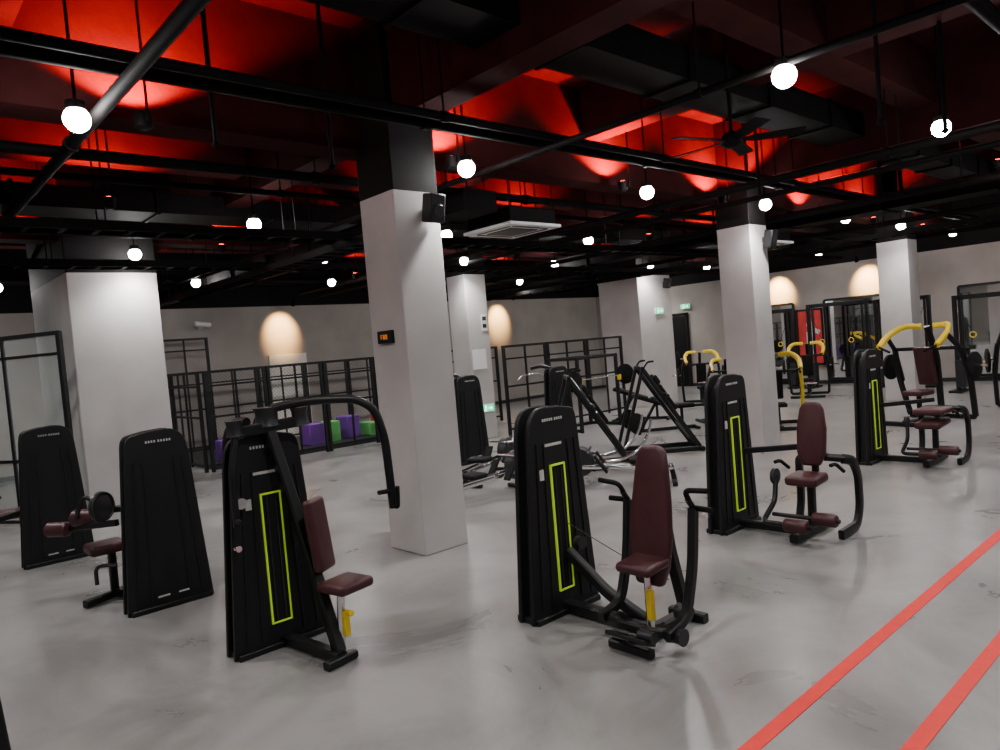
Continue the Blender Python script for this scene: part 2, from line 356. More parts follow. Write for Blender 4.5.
# ------------------------------------------------------------------ machine tower
def tower_poly(wb, wt, h, inset=0):
    b = wb/2-inset; t = wt/2-inset; H = h-inset; z0 = inset
    pts = [(-b, z0), (b, z0), (t+0.008, H-0.12)]
    for k in range(1, 6):
        a = k/6*math.pi/2; pts.append((t-0.07+0.07*math.cos(a)+0.003, H-0.10+0.075*math.sin(a)))
    pts.append((t*.3, H-0.008)); pts.append((-t*.3, H))
    for k in range(1, 6):
        a = math.pi/2+k/6*math.pi/2; pts.append((-t+0.15+0.15*math.cos(a), H-0.15+0.15*math.sin(a)))
    pts.append((-t-0.01, H-0.2))
    return pts
def tower(par, h=1.42, lime=True, wb=0.66, wt=0.46, dep=0.15):
    """user side faces -y"""
    d = dep/2
    part(par, "front_shroud", MB().prism(tower_poly(wb, wt, h), -d, -d+0.035), SHROUD, bevel=0.008)
    part(par, "rear_shroud", MB().prism(tower_poly(wb, wt, h), d-0.035, d), SHROUD, bevel=0.008)
    part(par, "core_frame", MB().prism(tower_poly(wb-.10, wt-.10, h-.03), -d+0.03, d-0.03), BLACK)
    for s, nm in ((-1, "front_rib"), (1, "rear_rib")):
        for x0, x1 in ((-.24, -.175), (.25, .19), (-.14, -.11), (.15, .12)):
            part(par, nm, MB().bar([(x0, s*(d+.002), .08), (x1, s*(d+.002), h-.24)], .014, .012), BLACK)
    for s in (-1, 1):
        mb = MB()
        for i in range(9): mb.box((-.10+i*.021+(.01 if i > 4 else 0), s*(d+.004), h-.09), (.011, .004, .018))
        part(par, "badge", mb, PAPER, "small white brand lettering strip", smooth=False)
    for x in (-.10, .06): part(par, "vent_slot", MB().box((x, d+.003, .10), (.09, .006, .012)), PAPER, "pale slot near the base", smooth=False)
    if lime:
        z0, z1, w = .17, 1.02, .13; y = -d-.006
        mb = MB()
        for x in (-w/2, w/2): mb.box((x, y, (z0+z1)/2), (.011, .014, z1-z0))
        for z in (z0, z1): mb.box((0, y, z), (w+.011, .014, .011))
        part(par, "trim_outline", mb, LIME, "lime green outline trim")
        part(par, "stack_window", MB().box((0, y+.003, (z0+z1)/2), (w-.010, .008, z1-z0-.010)), RUBBER)
        for x in (-.03, .03): part(par, "guide_rod", MB().cyl((x, y-.004, z0+.02), (x, y-.004, z1-.02), .005, 8), DARK)
        part(par, "placard", MB().box((-.02, -d-.003, h-.26), (.16, .004, .018)), PAPER, "small pale instruction sticker", smooth=False)
        part(par, "placard", MB().box((-.15, -d-.003, h-.45), (.04, .004, .07)), PAPER, "small pale instruction sticker", smooth=False)
    part(par, "base", MB().box((0, 0, .02), (wb-.04, dep+.06, .04)), BLACK, bevel=.006)
def pad(par, name, c, d, rot=(0, 0, 0), m=None, bev=0.028, label=None):
    return part(par, name, MB().box(c, d, rot), m or MAROON, label, bevel=min(bev, min(d)*.45), seg=4)
def shaped_pad(par, name, c, outline, th, axis, tilt=0, m=None):
    mb = MB().prism(outline, -th/2, th/2)
    if axis == 'x': R = Matrix.Rotation(tilt, 3, 'Y') @ Matrix.Rotation(math.pi/2, 3, 'Z')
    else: R = Matrix.Rotation(tilt, 3, 'X')
    mb.v = [R@v+Vector(c) for v in mb.v]
    return part(par, name, mb, m or MAROON, bevel=th*.35, seg=4)
def roller(par, a, b, r=.055, name="roller_pad", m=None):
    a = Vector(a); L = (Vector(b)-a).length
    return part(par, name, MB().lathe(a, b, [(0, r*.5), (0.004, r*.85), (.015, r), (L-.015, r), (L-.004, r*.85), (L, r*.5)]), m or MAROON)
def wheel(par, a, b, R=.05, name="pulley", m=None):
    a = Vector(a); L = (Vector(b)-a).length
    return part(par, name, MB().lathe(a, b, [(0, R*.3), (0, R), (L*.3, R*.85), (L*.7, R*.85), (L, R), (L, R*.3)]), m or DARK)
G = "black selectorized weight machines"

# --- pec fly (arm hanging from the top)
e = thing("pec_fly_machine", "black pec fly weight machine with maroon seat and hanging arm", "exercise machine", (1.98, 4.62, 0), 0, G)
tower(e)
part(e, "frame", MB().bar([(.02, -.05, .04), (.10, -.66, .04)], .08, .07).bar([(-.02, -.68, .03), (.20, -.64, .03)], .06, .05)
     .bar([(.02, -.12, 1.42), (.09, -.24, .9), (.12, -.60, .05)], .07, .08).bar([(0, .0, 1.38), (0.02, -.02, 1.50), (.03, -.14, 1.50)], .09, .09)
     .bar([(.1, -.3, .72), (.12, -.40, .72)], .05, .05).bar([(-.2, -.1, 1.44), (.24, -.16, 1.47)], .06, .07), BLACK)
wheel(e, (.02, -.1, 1.46), (.02, -.1, 1.58), .085, "hub"); wheel(e, (.22, -.16, 1.44), (.22, -.16, 1.56), .06, "hub"); wheel(e, (-.20, -.1, 1.42), (-.20, -.1, 1.52), .055, "hub")
pad(e, "back_pad", (.14, -.43, .76), (.19, .07, .46), (math.radians(-6), 0, math.radians(32)))
pad(e, "seat", (.20, -.60, .455), (.27, .25, .065), (0, 0, .2))
part(e, "seat_post", MB().cyl((.15, -.57, .05), (.17, -.59, .43), .025), CHROME, "chrome seat post")
part(e, "adjuster", MB().box((.17, -.62, .22), (.04, .04, .15)), YELLOW, "yellow seat adjuster", bevel=.006)
part(e, "adjuster_knob", MB().lathe((.17, -.63, .3), (.17, -.72, .3), [(0, .012), (.05, .012), (.052, .02), (.07, .018)]), YELLOW, "yellow knob")
a = part(e, "arm", MB().tube([(.05, -.12, 1.57), (.25, -.2, 1.60), (.55, -.32, 1.58), (.66, -.38, 1.50), (.71, -.4, 1.3), (.73, -.4, .80)], .03, rad=.12), BLACK)
part(a, "handle", MB().tube([(.73, -.4, .92), (.61, -.42, .93)], .016), RUBBER)
part(a, "grip", MB().tube([(.73, -.4, .82), (.72, -.47, .81), (.71, -.50, .96)], .016), RUBBER)
a = part(e, "arm", MB().tube([(-.1, -.06, 1.5), (-.12, .1, 1.5), (-.13, .22, 1.4), (-.13, .26, 1.2), (-.13, .28, .8)], .03, rad=.12), BLACK)
part(a, "handle", MB().tube([(-.13, .27, .98), (-.03, .29, .98)], .016), RUBBER)
part(e, "side_lever", MB().bar([(-.20, -.11, 1.44), (-.26, -.14, 1.2), (-.26, -.14, .86)], .035, .05).tube([(-.26, -.14, .9), (-.27, -.24, .9)], .016), BLACK)
wheel(e, (-.22, -.10, 1.0), (-.22, -.15, 1.0), .035, m=CHROME); wheel(e, (-.26, -.10, .72), (-.26, -.14, .72), .02, m=CHROME); wheel(e, (.2, -.10, .75), (.2, -.15, .75), .04)

# --- chest press
e = thing("chest_press_machine", "black chest press weight machine with tall maroon back pad", "exercise machine", (3.50, 3.47, 0), 0, G)
tower(e)
part(e, "frame", MB().bar([(.0, -.05, .05), (.0, -.35, .05), (.0, -.84, .06)], .08, .08).bar([(-.22, -.80, .05), (.36, -.80, .05)], .08, .07)
     .bar([(.36, -.92, .03), (.36, -.66, .03)], .06, .06).bar([(.32, -.80, .06), (.20, -.80, .5), (.14, -.80, .9)], .06, .07)
     .bar([(.02, -.1, .42), (.02, -.42, .20), (.02, -.72, .08)], .06, .07).bar([(-.26, -.96, .03), (-.26, -.66, .03)], .05, .05), BLACK)
ol = [(-.09, -.40), (.09, -.40), (.13, -.28), (.145, -.10), (.135, .10), (.115, .28), (.095, .40), (.06, .44), (-.06, .44), (-.095, .40), (-.115, .28), (-.135, .10), (-.145, -.10), (-.13, -.28)]
shaped_pad(e, "back_pad", (.04, -.80, .73), ol, .07, 'x', math.radians(8))
pad(e, "seat", (-.11, -.82, .485), (.23, .25, .06), (0, math.radians(-5), 0))
part(e, "seat_post", MB().cyl((-.07, -.82, .06), (-.07, -.82, .46), .024), CHROME, "chrome seat post")
part(e, "adjuster", MB().box((-.11, -.86, .25), (.04, .04, .18)), YELLOW, "yellow seat adjuster", bevel=.006)
for s in (-1, 1):
    y = -.80+s*.24
    a = part(e, "press_arm", MB().bar([(-.22, y, .14), (-.02, y, .18), (.08, y, .46), (.13, y, .80)], .05, .06, .1).tube([(.13, y, .80), (.08, y, .86)], .018), BLACK)
    part(a, "handle", MB().tube([(.13, y, .80), (.12, y+s*.14, .80)], .017), RUBBER)
    part(a, "grip", MB().tube([(.10, y, .84), (.05, y, .92), (.05, y+s*.16, .93)], .016), RUBBER)
part(e, "foot_lever", MB().bar([(-.10, -1.04, .12), (-.22, -.96, .14), (-.22, -.68, .14), (-.10, -.58, .12)], .05, .05).box((-.30, -.84, .11), (.12, .28, .025), (0, .4, 0)), BLACK, bevel=.004)
wheel(e, (-.14, -1.10, .12), (-.14, -1.0, .12), .05, "counterweight"); wheel(e, (-.14, -.64, .12), (-.14, -.54, .12), .05, "counterweight")
wheel(e, (-.28, -1.0, .14), (-.28, -.9, .14), .035, "foot_roller"); wheel(e, (.1, -.98, .16), (.1, -.9, .16), .05, "pivot")
part(e, "cable", MB().tube([(.03, -.09, .62), (.12, -.5, .42), (.2, -.78, .3)], .003, 6), DARK, "thin steel cable")
wheel(e, (.12, -.1, .46), (.12, -.15, .46), .045); wheel(e, (.17, -.1, .25), (.17, -.15, .25), .045)

def leg_machine(loc, label, back=True, seatw=.26):
    e = thing("leg_extension_machine", label, "exercise machine", loc, 0, G)
    tower(e)
    part(e, "frame", MB().bar([(.0, -.05, .05), (.0, -.72, .05)], .07, .07).bar([(-.28, -.70, .05), (.40, -.70, .05)], .07, .07)
         .bar([(.08, -.70, .06), (.10, -.70, .42)], .06, .06).bar([(.08, -.1, .70), (.16, -.5, .74), (.20, -.68, .76)], .05, .05).bar([(.2, -.7, .5), (.22, -.7, .95 if back else .6)], .05, .05), BLACK)
    part(e, "side_loop", MB().bar([(.05, -.95, .04), (.38, -.95, .05), (.46, -.95, .20), (.46, -.95, .48), (.36, -.95, .62), (.28, -.9, .64)], .05, .08, .15), BLACK)
    part(e, "side_loop", MB().bar([(.36, -.45, .05), (.42, -.45, .22), (.42, -.45, .50), (.32, -.5, .64), (.22, -.70, .66), (.30, -.92, .64)], .05, .06, .12), BLACK)
    if back:
        ol = [(-.075, -.27), (.075, -.27), (.12, -.16), (.125, .05), (.10, .22), (.065, .28), (-.065, .28), (-.10, .22), (-.125, .05), (-.12, -.16)]
        shaped_pad(e, "back_pad", (.17, -.70, .86), ol, .075, 'x', math.radians(8))
    pad(e, "seat", (.02, -.70, .50), (seatw, .28, .08), (0, math.radians(-4), 0))
    roller(e, (-.30, -.84, .17), (-.30, -.64, .17)); roller(e, (-.12, -1.0, .20), (-.12, -.80, .20))
    part(e, "roller_arm", MB().tube([(-.30, -.88, .17), (-.30, -.45, .17), (-.05, -.44, .30), (.03, -.42, .50)], .022), BLACK)
    part(e, "roller_bar", MB().tube([(-.12, -1.02, .20), (-.12, -.45, .20)], .018), BLACK)
    for y in (-.46, -.94):
        part(e, "grip", MB().tube([(.20, y, .55), (.05, y, .64), (-.04, y, .64)], .016), RUBBER)
    wheel(e, (.03, -.40, .50), (.03, -.43, .50), .07, "range_cam")
    return e
leg_machine((5.95, 3.55, 0), "black leg machine with maroon pads, ankle rollers and curved side frame")
e6 = leg_machine((9.50, 3.66, 0), "black leg machine with broad maroon seat beside yellow machines", False, .42)
pad(e6, "thigh_pad", (.05, -.70, .64), (.40, .34, .07))

e = thing("arm_curl_machine", "black weight machine with plain rear shroud and maroon rollers", "exercise machine", (1.77, 6.17, 0), math.pi, G)
tower(e, lime=True)
part(e, "frame", MB().bar([(.0, -.05, .05), (.25, -.60, .05)], .07, .07).bar([(.02, -.72, .04), (.5, -.5, .04)], .06, .06).bar([(.25, -.60, .05), (.27, -.50, .42)], .06, .06)
     .bar([(.1, -.1, .80), (.34, -.4, .80)], .05, .05).bar([(.30, -.1, .72), (.52, -.62, .66)], .04, .05), BLACK)
pad(e, "seat", (.32, -.45, .48), (.28, .28, .08))
roller(e, (.34, -.38, .74), (.50, -.58, .74), .07); roller(e, (.54, -.60, .66), (.66, -.75, .66), .06)
part(e, "cam_disc", MB().lathe((.36, -.2, .85), (.40, -.26, .85), [(0, .09), (.01, .12), (.03, .12), (.04, .09)]), DARK, "round dark cam")
part(e, "cam_rim", MB().ring((.36, -.2, .85), .11, .008, (.04, -.06, 0)), DARK, "dark cam rim")
part(e, "lever", MB().tube([(.38, -.22, .85), (.46, -.3, .95), (.50, -.35, .85), (.5, -.5, .74)], .018), BLACK)
part(e, "handle", MB().tube([(.30, -.3, .35), (.42, -.4, .35), (.42, -.4, .2)], .016), DARK)
e = thing("leg_press_machine", "black weight machine with plain rear shroud beside the pier", "exercise machine", (1.48, 8.76, 0), math.pi, G)
tower(e)
part(e, "frame", MB().bar([(0, -.05, .05), (.1, -.9, .05)], .07, .07).bar([(.15, -.3, .55), (.5, -.25, .50), (.62, -.25, .05)], .06, .06)
     .bar([(.1, -.9, .05), (.1, -.9, .6)], .06, .06), BLACK)
part(e, "foot", MB().bar([(.62, -.5, .04), (.62, -.05, .04)], .05, .05), BLACK)
pad(e, "seat", (.25, -.7, .48), (.4, .34, .08)); pad(e, "back_pad", (.0, -.7, .8), (.08, .3, .5), (0, -.15, 0))
part(e, "handle", MB().tube([(.5, -.35, .5), (.5, -.35, .7), (.4, -.35, .72)], .016), RUBBER)
e = thing("row_machine", "black weight machine shroud standing near the curl machine", "exercise machine", (0.03, 3.22, 0), math.pi, G)
tower(e)
part(e, "frame", MB().bar([(0, -.05, .05), (.1, -.8, .05)], .07, .07).bar([(.1, -.8, .05), (.1, -.8, .45)], .06, .06), BLACK)
pad(e, "seat", (.1, -.75, .49), (.34, .3, .08))
for (u, v, lb) in ((7.40, 9.05, "black weight machine rear shroud standing near the lit column"), (9.05, 8.6, "black weight machine shroud with pale sticker behind benches")):
    e = thing("pulldown_machine", lb, "exercise machine", (u, v, 0), math.pi, G)
    tower(e)
    part(e, "frame", MB().bar([(0, -.05, .05), (0, -.9, .05)], .07, .07).bar([(-.3, -.9, .03), (.3, -.9, .03)], .06, .05).bar([(0, -.6, .05), (0, -.6, .42)], .06, .06), BLACK)
    part(e, "top_boom", MB().bar([(.0, -.0, 1.36), (.0, -.35, 1.44), (0, -.6, 1.40)], .06, .06), BLACK)
    pad(e, "seat", (0, -.62, .47), (.3, .36, .08)); roller(e, (-.2, -.35, .62), (.2, -.35, .62))
    part(e, "lat_bar", MB().tube([(-.35, -.6, 1.22), (-.25, -.6, 1.3), (.25, -.6, 1.3), (.35, -.6, 1.22)], .012), CHROME)

# ------------------------------------------------------------------ plate loaded (yellow)
def plate(mb, c, axis, R=.2, t=.04):
    c = Vector(c); ax = Vector(axis).normalized()
    mb.lathe(c, c+ax, [(0, .03), (0, R*.9), (.006, R), (t-.006, R), (t, R*.9), (t, .03)], 28); return mb
def yellow_press(loc, rz, label, plates=True, seat=None, s=1.0, arm=None, brace=True):
    e = thing("plate_loaded_press", label, "exercise machine", loc, rz, "black and yellow plate loaded machines"); e.scale = (s, s, s)
    part(e, "frame", MB().bar([(-.45, -.55, .04), (.45, -.55, .04)], .07, .07).bar([(-.5, .55, .04), (.5, .55, .04)], .07, .07).bar([(0, -.55, .05), (0, .55, .05)], .08, .08)
         .bar([(0, .55, .05), (0, .50, 1.0), (0, .25, 1.5)], .08, .08, .15).bar([(-.5, .22, 1.15), (.5, .22, 1.15)], .06, .06).bar([(0, -.1, .05), (0, -.1, .42)], .06, .06), BLACK)
    pad(e, "seat", (0, -.12, .48), (.32, .38, .08), m=seat or RUBBER)
    pad(e, "back_pad", (0, .14, .88), (.28, .08, .62), (math.radians(12), 0, 0), m=seat or RUBBER)
    for sx in (-1, 1):
        part(e, "side_brace", MB().bar([(sx*.5, .55, .05), (sx*.55, .35, .7), (sx*.5, .2, 1.15)], .07, .08, .2), YELLOW if brace else BLACK, "yellow side brace" if brace else None)
        a = part(e, "lever_arm", MB().bar([(sx*.10, .28, 1.50), (sx*.34, .22, 1.52), (sx*.46, -.05, 1.40), (sx*.44, -.35, 1.22)], .07, .09, .14), arm or YELLOW, "yellow lever arm" if not arm else None)
        part(a, "lever_link", MB().bar([(sx*.46, -.1, 1.38), (sx*.5, .2, 1.14), (sx*.52, .42, .62)], .05, .07, .1), BLACK, "black lower link")
        part(a, "handle", MB().tube([(sx*.44, -.35, 1.22), (sx*.26, -.38, 1.14)], .018), RUBBER)
        part(e, "weight_horn", MB().cyl((sx*.5, .3, .86), (sx*.82, .3, .86), .025), CHROME)
        if plates: part(e, "weight_plate", plate(MB(), (sx*.62, .3, .86), (sx, 0, 0), .21, .05), RUBBER)
    return e
yellow_press((13.1, 4.2, 0), -1.75, "yellow and black plate loaded shoulder press with maroon seat", True, MAROON, 1.05, None, False)
yellow_press((12.1, 6.2, 0), -1.0, "yellow and black plate loaded press beside the column", False, None, .85)
yellow_press((15.6, 9.9, 0), -.9, "yellow and black plate loaded press near the pier", True, None, .85, None, False)
yellow_press((14.4, 8.5, 0), -.9, "low yellow and black plate loaded row machine", False, None, .75, None, False)

def incline(loc, rz, label, arc=False):
    e = thing("hack_squat_machine", label, "exercise machine", loc, rz, "black incline leg machines"); e.scale = (.78, .85, 1.0)
    mb = MB()
    for y in (-.3, .3):
        mb.bar([(-.75, y, .04), (.8, y, .04)], .07, .07).bar([(-.72, y, .06), (.30, y, 1.32)], .06, .08).bar([(.30, y, 1.30), (.78, y, .06)], .06, .07)
    mb.bar([(-.75, -.42, .04), (-.75, .42, .04)], .07, .07).bar([(.8, -.45, .04), (.8, .45, .04)], .07, .07).bar([(.3, -.34, 1.32), (.3, .34, 1.32)], .06, .06)
    part(e, "frame", mb, BLACK)
    for y in (-.2, .2): part(e, "guide_rail", MB().cyl((-.6, y, .26), (.25, y, 1.32), .018), CHROME, "chrome guide rail")
    ang = math.atan2(1.1, .85)
    part(e, "foot_plate", MB().box((-.55, 0, .28), (.04, .56, .4), (0, .7, 0)), DARK, bevel=.006)
    a = part(e, "sled", MB().bar([(-.1, -.42, .90), (-.1, .42, .90)], .06, .06).bar([(-.2, 0, .76), (.05, 0, 1.07)], .08, .08).cyl((-.1, -.6, .90), (-.1, .6, .90), .024), BLACK)
    for y in (-.14, .14): part(a, "shoulder_pad", MB().box((.0, y, 1.12), (.16, .1, .1), (0, -ang, 0)), RUBBER, bevel=.03, seg=4)
    part(a, "back_pad", MB().box((-.22, 0, .84), (.5, .24, .06), (0, -ang, 0)), RUBBER, bevel=.025, seg=4)
    for s in (-1, 1):
        part(e, "handle", MB().tube([(.3, s*.34, 1.30), (.2, s*.36, 1.42), (.08, s*.36, 1.42)], .016), RUBBER)
        part(e, "weight_plate", plate(MB(), (.5, s*.36, .5), (0, s, 0), .16, .05), RUBBER)
        if arc:
            part(e, "curved_rail", MB().tube([(-.35-.75*math.cos(t), s*.36, .72-.6*math.sin(t)) for t in [math.radians(5+i*9) for i in range(13)]], .025), CHROME, "curved chrome side rail")
    return e
incline((7.75, 6.85, 0), -.73+math.pi, "black incline squat machine with curved chrome rails", True)
incline((9.3, 6.75, 0), -.73+math.pi, "black incline hack squat machine with slanted frame")
def rower(loc, rz, label):
    e = thing("rowing_machine", label, "exercise machine", loc, rz, "low black floor machines")
    for y in (-.07, .07): part(e, "rail", MB().bar([(-.65, y, .20), (.5, y, .26)], .035, .05), CHROME, "chrome seat rail")
    part(e, "frame", MB().bar([(-.65, -.25, .03), (-.65, .25, .03)], .06, .05).bar([(.55, -.25, .03), (.55, .25, .03)], .06, .05).bar([(-.65, 0, .04), (-.62, 0, .22)], .06, .06).bar([(.55, 0, .04), (.5, 0, .38)], .06, .06)
         .bar([(.3, 0, .2), (.65, 0, .5)], .05, .05), BLACK)
    part(e, "flywheel", MB().lathe((.5, -.07, .32), (.5, .07, .32), [(0, .10), (0, .17), (.02, .19), (.12, .19), (.14, .17), (.14, .1)]), DARK)
    part(e, "flywheel_ring", MB().ring((.5, -.09, .32), .15, .012, (0, 1, 0)), CHROME)
    pad(e, "seat", (-.25, 0, .31), (.25, .3, .06), m=RUBBER)
    for y in (-.16, .16): part(e, "footrest", MB().box((.22, y, .3), (.03, .11, .26), (0, .6, 0)), RUBBER, bevel=.01)
    part(e, "handle", MB().tube([(.36, -.2, .46), (.36, .2, .46)], .014), CHROME)
rower((5.75, 6.75, 0), 0.0, "low black rowing machine with chrome rail on the floor")
rower((6.6, 7.7, 0), 0.3, "low black rowing machine with round flywheel near rear machines")
rower((7.0, 5.7, 0), 2.2, "low black rowing machine behind the chest press")

# ------------------------------------------------------------------ mesh cages
def fence_panel(p0, p1, H=1.85, mesh=True, label="black steel cage fence with posts and wire mesh", rails=(0.12, 1.0), name="mesh_fence", fill=None):
    p0 = Vector((*p0, 0)); p1 = Vector((*p1, 0)); d = p1-p0; L = d.length
    e = thing(name, label, "fence", p0, math.atan2(d.y, d.x), "black fence bays")
    part(e, "post", MB().box((0.04, 0, H/2), (.06, .06, H)), BLACK, bevel=.006)
    part(e, "post", MB().box((L-.04, 0, H/2), (.06, .06, H)), BLACK, bevel=.006)
    part(e, "mullion", MB().box((L/2, 0, H/2), (.035, .035, H-.1)), BLACK, smooth=False)
    for z, t in [(H-.025, .05), (H-.28, .035)]+[(z, .04) for z in rails]:
        part(e, "rail", MB().box((L/2, 0, z), (L-.13, t, t)), BLACK, smooth=False)
    if mesh: part(e, "mesh" if not fill else "glass_pane", MB().box((L/2, .0, H/2), (L-.13, .002, H-.1)), fill or MESHM, "thin diamond wire mesh" if not fill else "clear glass pane", smooth=False)
def fence(p0, p1, n, **k):
    p0 = Vector(p0); p1 = Vector(p1)
    for i in range(n): fence_panel(tuple(p0+(p1-p0)*(i/n)), tuple(p0+(p1-p0)*((i+1)/n)), **k)
fence((4.75, 13.3), (11.95, 13.3), 6); fence((4.7, 16.4), (4.7, 13.36), 2); fence((4.75, 16.45), (11.95, 16.45), 6, mesh=False, label="black steel cage fence with posts and rails")
fence((9.95, 10.93), (13.85, 10.93), 3)
fence((2.0, 10.2), (1.0, 11.9), 1, H=2.5, rails=(.12, .9), name="glass_partition", fill=GLASS, label="black framed glass partition beside the pier")
fence((1.0, 12.0), (0.9, 15.9), 2, H=2.5, rails=(.12, .9), name="glass_partition", fill=GLASS, label="black framed glass partition beside the pier")
fence((5.15, 16.9), (6.25, 16.9), 1, H=2.62, rails=(.12,), mesh=False, label="tall black steel frame against the wall")
single("cage_platform", "low black cage platform with yellow edge", "platform", MB().box((0, 0, .04), (7.0, 2.8, .08)), DARK, (8.4, 14.95, 0), bevel=.01)
single("safety_tape", "yellow safety stripe along the cage platform edge", "floor line", MB().box((0, 0, .0), (6.9, .06, .004)), YELLOW, (8.4, 13.62, .083))
def block(u, v, m, d, lb, rz=0, z=0.08): single("foam_block", lb, "foam block", MB().box((0, 0, d[2]/2), d), m, (u, v, z), rz, "coloured foam blocks in the cage", bevel=.02)
block(7.75, 14.3, GREENF, (.25, .4, .45), "green foam training block", .1)
block(7.3, 14.25, PURPLE, (.35, .4, .45), "purple foam training block", .0)
block(8.25, 14.4, PURPLE, (.35, .4, .5), "tall purple foam training block", .2)
block(8.75, 14.3, GREENF, (.3, .4, .3), "low green foam training block", .1)
block(9.2, 14.55, REDF, (.3, .4, .5), "red foam training block", -.1)
block(5.35, 14.1, PURPLE, (.3, .3, .4), "purple foam training block at cage corner", 0)
block(5.9, 15.1, BLUEF, (.4, .3, .3), "blue foam training block", 0)
block(9.9, 14.1, REDF, (.9, .3, .12), "flat red foam mat", 0)
block(6.5, 14.6, REDF, (.8, .3, .12), "flat red foam mat", 0)
def rack(loc, rz, label, H=2.2, W=1.1, D=1.2):
    e = thing("power_rack", label, "exercise rack", loc, rz, "black steel racks")
    mb = MB()
    for x in (-W/2, W/2):
        for y in (-D/2, D/2): mb.box((x, y, H/2), (.06, .06, H))
        mb.box((x, 0, .04), (.06, D, .06)).box((x, 0, H-.03), (.06, D, .06))
    mb.box((0, D/2, H-.03), (W, .06, .06)).box((0, -D/2, H-.03), (W, .06, .06)).box((0, D/2, .04), (W, .06, .06))
    part(e, "frame", mb, BLACK, bevel=.005)
    part(e, "barbell", MB().cyl((-1.0, -D/2-.06, 1.05), (1.0, -D/2-.06, 1.05), .015), CHROME)
    for s in (-1, 1):
        part(e, "weight_plate", plate(MB(), (s*.78, -D/2-.06, 1.05), (s, 0, 0), .21, .06), RUBBER)
        part(e, "bar_hook", MB().box((s*W/2, -D/2-.05, 1.0), (.05, .1, .12)), YELLOW, bevel=.01)
    return e
rack((17.4, 12.9, 0), -.78, "black power rack with loaded barbell near the door")
rack((11.2, 9.9, 0), .0, "low black power rack beside the lit column", 1.5, 1.2, .8)
def crossover(loc, rz, label, H=2.25, W=2.0):
    e = thing("cable_crossover", label, "exercise machine", loc, rz, "black cable machines by the mirrors")
    mb = MB()
    for x in (-W/2, W/2): mb.box((x, 0, H/2), (.07, .12, H)).box((x, 0, .03), (.25, .6, .05)).box((x*.85, 0, H/2), (.04, .08, H))
    mb.box((0, 0, H-.05), (W, .08, .1))
    part(e, "frame", mb, BLACK, bevel=.005)
    for x in (-W/2*.925, W/2*.925):
        mb = MB().box((x, 0, .4), (.15, .21, .6))
        for i in range(12): mb.box((x, 0, .12+i*.05), (.16, .22, .042))
        part(e, "weight_stack", mb, DARK)
        for o in (-.05, .05): part(e, "guide_rod", MB().cyl((x+o, 0, .05), (x+o, 0, H-.1), .01), CHROME)
    for s in (-1, 1):
        part(e, "cable", MB().tube([(s*W/2*.9, -.1, H-.2), (s*W/2*.5, -.12, 1.3)], .005, 6), RUBBER)
        part(e, "handle", MB().ring((s*W/2*.5, -.12, 1.24), .06, .012, (0, 1, 0), 12, 6), YELLOW)
    return e
crossover((19.3, 8.1, 0), -math.pi/2, "black cable crossover with twin weight stacks by mirrors", 2.25, 1.5)
crossover((19.2, 6.5, 0), -math.pi/2, "black cable crossover beside mirrored wall", 2.2, 1.2)
crossover((17.9, 4.3, 0), -math.pi/2, "black cable machine near the mirror end", 2.1, 1.4)
crossover((19.3, 9.95, 0), -math.pi/2, "black cable crossover in front of the red poster", 2.2, 1.3)
yellow_press((14.9, 3.0, 0), -1.2, "black plate loaded press with maroon seat at row end", True, MAROON, 1.0, BLACK, False)
yellow_press((17.2, 8.0, 0), -1.2, "black and yellow plate loaded press by the mirrors", True, None, .85, None, False)

def mirror(v0, v1, z0, z1, label):
    e = thing("wall_mirror", label, "mirror", (UX1-.06, (v0+v1)/2, (z0+z1)/2), 0, "wall mirrors")
    w, h = v1-v0, z1-z0
    part(e, "glass", MB().box((0, 0, 0), (.01, w, h)), MIRROR, smooth=False)
    part(e, "mirror_frame", MB().box((-.01, -w/2, 0), (.05, .06, h)).box((-.01, w/2, 0), (.05, .06, h)).box((-.01, 0, h/2), (.05, w, .06)).box((-.01, 0, -h/2), (.05, w, .06)), BLACK, smooth=False)
for v0, v1 in ((9.8, 10.8), (6.8, 8.9), (3.0, 5.6)): mirror(v0, v1, .15, 2.35, "large black framed mirror on the grey wall")
e = thing("poster", "red framed poster with pale figure on the wall", "poster", (UX1-.06, 9.35, 1.35), -math.pi/2)
part(e, "sheet", MB().box((0, 0, 0), (.7, .01, 1.5)), BANNER, smooth=False)
part(e, "poster_frame", MB().box((-.36, -.01, 0), (.05, .04, 1.6)).box((.36, -.01, 0), (.05, .04, 1.6)).box((0, -.01, .78), (.77, .04, .05)).box((0, -.01, -.78), (.77, .04, .05)), BLACK, smooth=False)
part(e, "figure", MB().box((0, -.01, -.2), (.22, .006, .7)).box((.12, -.01, .2), (.34, .006, .12), (0, .5, 0)).lathe((0, -.008, .35), (0, -.02, .35), [(0, .1), (.006, .1)]), PAPER, smooth=False)
struct("door_1", MB().box((UX1-.03, 14.3, 1.15), (.06, 1.7, 2.3)), RUBBER, "dark exit doorway with black frame", "door")
struct("trim_90", MB().box((UX1-.05, 13.4, 1.2), (.1, .08, 2.4)).box((UX1-.05, 15.2, 1.2), (.1, .08, 2.4)).box((UX1-.05, 14.3, 2.38), (.1, 1.88, .08)), BLACK, "black door frame", "door frame")
struct("door_2", MB().box((8.3, VY1-.03, 1.05), (1.0, .06, 2.1)), DOORM, "pale painted door under a warm spotlight", "door")
